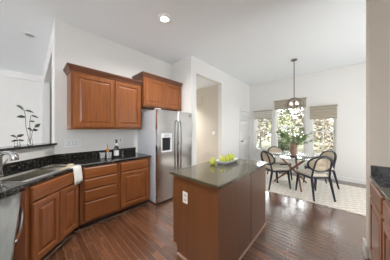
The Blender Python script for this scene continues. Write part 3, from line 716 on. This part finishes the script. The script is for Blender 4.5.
# towel draped over the sink front edge
q = 1 / math.sqrt(2)
tw = thing('hand_towel', 'white linen towel hanging over the worktop edge at the sink corner', 'towel', dg(0.375, NE, CT1), R(45))
m = MB(); wid = 0.14; nx = 10
prof = [(0.08, 0.004), (0.03, 0.004), (-0.002, 0.004), (-0.011, -0.006), (-0.014, -0.05), (-0.020, -0.10), (-0.026, -0.165), (-0.028, -0.215)]
rows = []
for i in range(nx + 1):
    x = -wid * 0.5 + wid * i / nx
    rows.append([(x, y - (0.004 * math.sin(i * 1.3) * max(0, -z) * 6), z) for y, z in prof])
fa = [[m.bm.verts.new(p) for p in r] for r in rows]
for i in range(nx):
    for j in range(len(prof) - 1): m.bm.faces.new([fa[i][j], fa[i + 1][j], fa[i + 1][j + 1], fa[i][j + 1]])
o = m.build('towel_cloth', LINEN, tw, True)
sd = o.modifiers.new('solid', 'SOLIDIFY'); sd.thickness = 0.004; sd.offset = 1
b0 = dg(0.46, 0.545, WZ + 0.0005)
db = thing('dish_brush', 'wooden dish brush lying on the worktop next to the white towel', 'brush', b0, R(45))
MB().tube([(-0.13, 0.0, 0.012), (-0.05, 0, 0.016), (0.03, 0, 0.022)], [0.006, 0.009, 0.010], 8).build('brush_handle', BIRCH, db, True)
MB().lathe([(0.030, 0.022), (0.033, 0.026), (0.033, 0.038), (0.026, 0.044)], (0.055, 0, 0), 20).build('brush_head', BIRCH, db, True)
MB().lathe([(0.030, 0.0), (0.027, 0.022)], (0.055, 0, 0), 20).build('bristles', CREAM, db, True)

# plants on the bar ledge
LZ = 1.1965
def glass_vase(p, label):
    o = MB().lathe([(0.026, 0), (0.028, 0.003), (0.022, 0.05), (0.026, 0.085), (0.023, 0.085), (0.018, 0.05), (0.022, 0.008)], n=18).build('bud_vase', GLASS, None, True, p)
    return tag(o, label, 'vase', 'clear bud vases on the bar ledge')
def sprig(p, label, stems):
    t = thing('leaf_sprig', label, 'plant', p)
    a, l_ = MB(), MB()
    # stems given in the ledge's own direction (x along ledge to the corner, z up)
    ax = Vector((q, q, 0)); ay = Vector((q, -q, 0))
    for pts, leaves in stems:
        P = [ax * x + ay * y + Vector((0, 0, z)) for x, y, z in pts]
        a.tube(P, [0.0032] * len(P), 6)
        for k, dx, dy, dz, L, wd in leaves:
            d = ax * dx + ay * dy + Vector((0, 0, dz)); leaf(l_, P[k], d, L, wd, up=(ay * 0.8 + Vector((0, 0, .6))), curl=0.08)
    a.build('stems', TWIG, t, True); l_.build('leaves', DLEAF, t)
    return t
v1 = dg(0.30, -0.06, LZ)
glass_vase(v1, 'clear bud vase with tall stems on the bar ledge')
sprig(v1 + Vector((0, 0, 0.012)), 'tall dark leaved sprig standing on the bar ledge',
      [([(0.004, 0, 0), (-0.03, 0, 0.12), (-0.055, 0.0, 0.25), (-0.058, 0, 0.36), (-0.07, 0, 0.44)], [(4, -1, .2, .5, 0.12, 0.034), (3, -1, .1, -.1, 0.11, 0.022), (4, 1, .1, -.1, 0.12, 0.018)]),
       ([(-0.004, 0, 0), (0.0, 0, 0.15), (-0.005, 0, 0.30), (0.01, 0, 0.38)], [(3, 1, .1, -.2, 0.11, 0.02), (2, 1, .2, 0.1, 0.06, 0.014)]),
       ([(0.0, 0, 0), (0.02, 0, 0.10), (0.03, 0, 0.18), (0.06, 0, 0.22)], [(2, -1, .3, .35, 0.09, 0.03), (3, 1, .2, .9, 0.09, 0.022), (2, 1, .2, 0.2, 0.07, 0.02)])])
v2 = dg(0.45, -0.06, LZ)
glass_vase(v2, 'clear bud vase with a short sprig nearest the left edge on the bar ledge')
sprig(v2 + Vector((0, 0, 0.012)), 'short dark sprig on the bar ledge left of the tall one',
      [([(0, 0, 0), (0.0, 0, 0.06), (-0.01, 0, 0.10)], [(2, -1, .3, .3, 0.09, 0.02), (2, 1, .3, .5, 0.08, 0.018), (1, -1, .2, -.1, 0.08, 0.014), (1, 1, .1, -.1, 0.08, 0.014)])])

# ------------------------------------------------------------------ outside the windows
GRASS = vary(mat('lawn', (0.3, 0.3, 0.15), 0.95, spec=0.1), (0.09, 0.09, 0.055), (0.14, 0.13, 0.09), nscale=2)
o = MB().box(6.6, 40, -25, 30, -0.5, -0.3).build('ground', GRASS); struct(o)
FOL = [vary(mat('foliage_%d' % k, c1, 0.8, spec=0.1), c1, c2, nscale=3) for k, (c1, c2) in enumerate((((0.09, 0.098, 0.044), (0.24, 0.24, 0.13)), ((0.13, 0.112, 0.08), (0.29, 0.25, 0.185)), ((0.018, 0.030, 0.014), (0.06, 0.08, 0.04))))]
def tree(label, x, y, h, cr_, hc, kind, nl, L, seed, cat='tree', name='garden_tree'):
    g = random.Random(seed)
    t = thing(name, label, cat, (x, y, -0.3))
    m = MB()
    m.tube([(0, 0, 0), (0.05, 0.02, hc * 0.5), (0, 0, hc), (0.02, 0.05, h * 0.9)], [0.10, 0.08, 0.06, 0.015], 8)
    for k in range(7):
        a = g.uniform(0, 6.28); z = hc * 0.6 + (h - hc) * 0.1 * k
        m.tube([(0, 0, z), (cr_ * .4 * math.cos(a), cr_ * .4 * math.sin(a), z + .35), (cr_ * .8 * math.cos(a), cr_ * .8 * math.sin(a), z + .55)], [0.04, 0.025, 0.008], 6)
    m.build('trunk', BARK, t, True)
    m = MB()
    for k in range(nl):
        while True:
            p = Vector((g.uniform(-1, 1), g.uniform(-1, 1), g.uniform(-1, 1)))
            if p.length < 1: break
        p = p * (0.55 + 0.45 * g.random())
        c_ = Vector((p.x * cr_, p.y * cr_, hc * 0.45 + (h - hc * 0.45) * (p.z * .5 + .5)))
        leaf(m, c_, Vector((g.uniform(-1, 1), g.uniform(-1, 1), g.uniform(-.6, .6))), L * g.uniform(.6, 1.2), L * .28, up=Vector((g.uniform(-.5, .5), g.uniform(-.5, .5), 1)))
    m.build('foliage', FOL[kind], t)
tree('pale green tree outside the left window', 9.6, 4.1, 2.6, 1.0, 1.0, 1, 900, 0.16, 1)
tree('bright green tree outside the middle window', 9.4, 2.1, 2.7, 1.0, 1.0, 0, 1000, 0.16, 2)
tree('tan leaved tree outside the right window', 9.2, 0.2, 2.5, 1.0, 0.9, 1, 1000, 0.15, 3)
tree('dark green shrub low outside the middle window', 7.9, 1.7, 1.5, 0.6, 0.5, 2, 700, 0.12, 4, 'shrub', 'garden_shrub')
tree('low tan shrub outside the right window', 8.0, -0.1, 1.5, 0.7, 0.5, 1, 700, 0.12, 5, 'shrub', 'garden_shrub')

FAR = ('first of six trees in the far row counted from the right, outside the right window', 'second tree from the right in the far row outside the right window', 'third tree from the right in the far row outside the middle window',
       'third tree from the left in the far row outside the middle window', 'second tree from the left in the far row outside the left window', 'leftmost of the six trees in the far row outside the left window')
for k, (x, y, h, kd) in enumerate(((14.2, -2.6, 4.1, 1), (17.4, -0.4, 4.9, 0), (14.2, 1.3, 4.2, 1), (17.4, 4.0, 4.9, 0), (14.2, 5.0, 4.2, 1), (17.4, 8.0, 4.9, 0))):
    tree(FAR[k], x, y, h, 1.55 + 0.3 * (k % 2), 0.9, kd, 1300, 0.34, 20 + k)
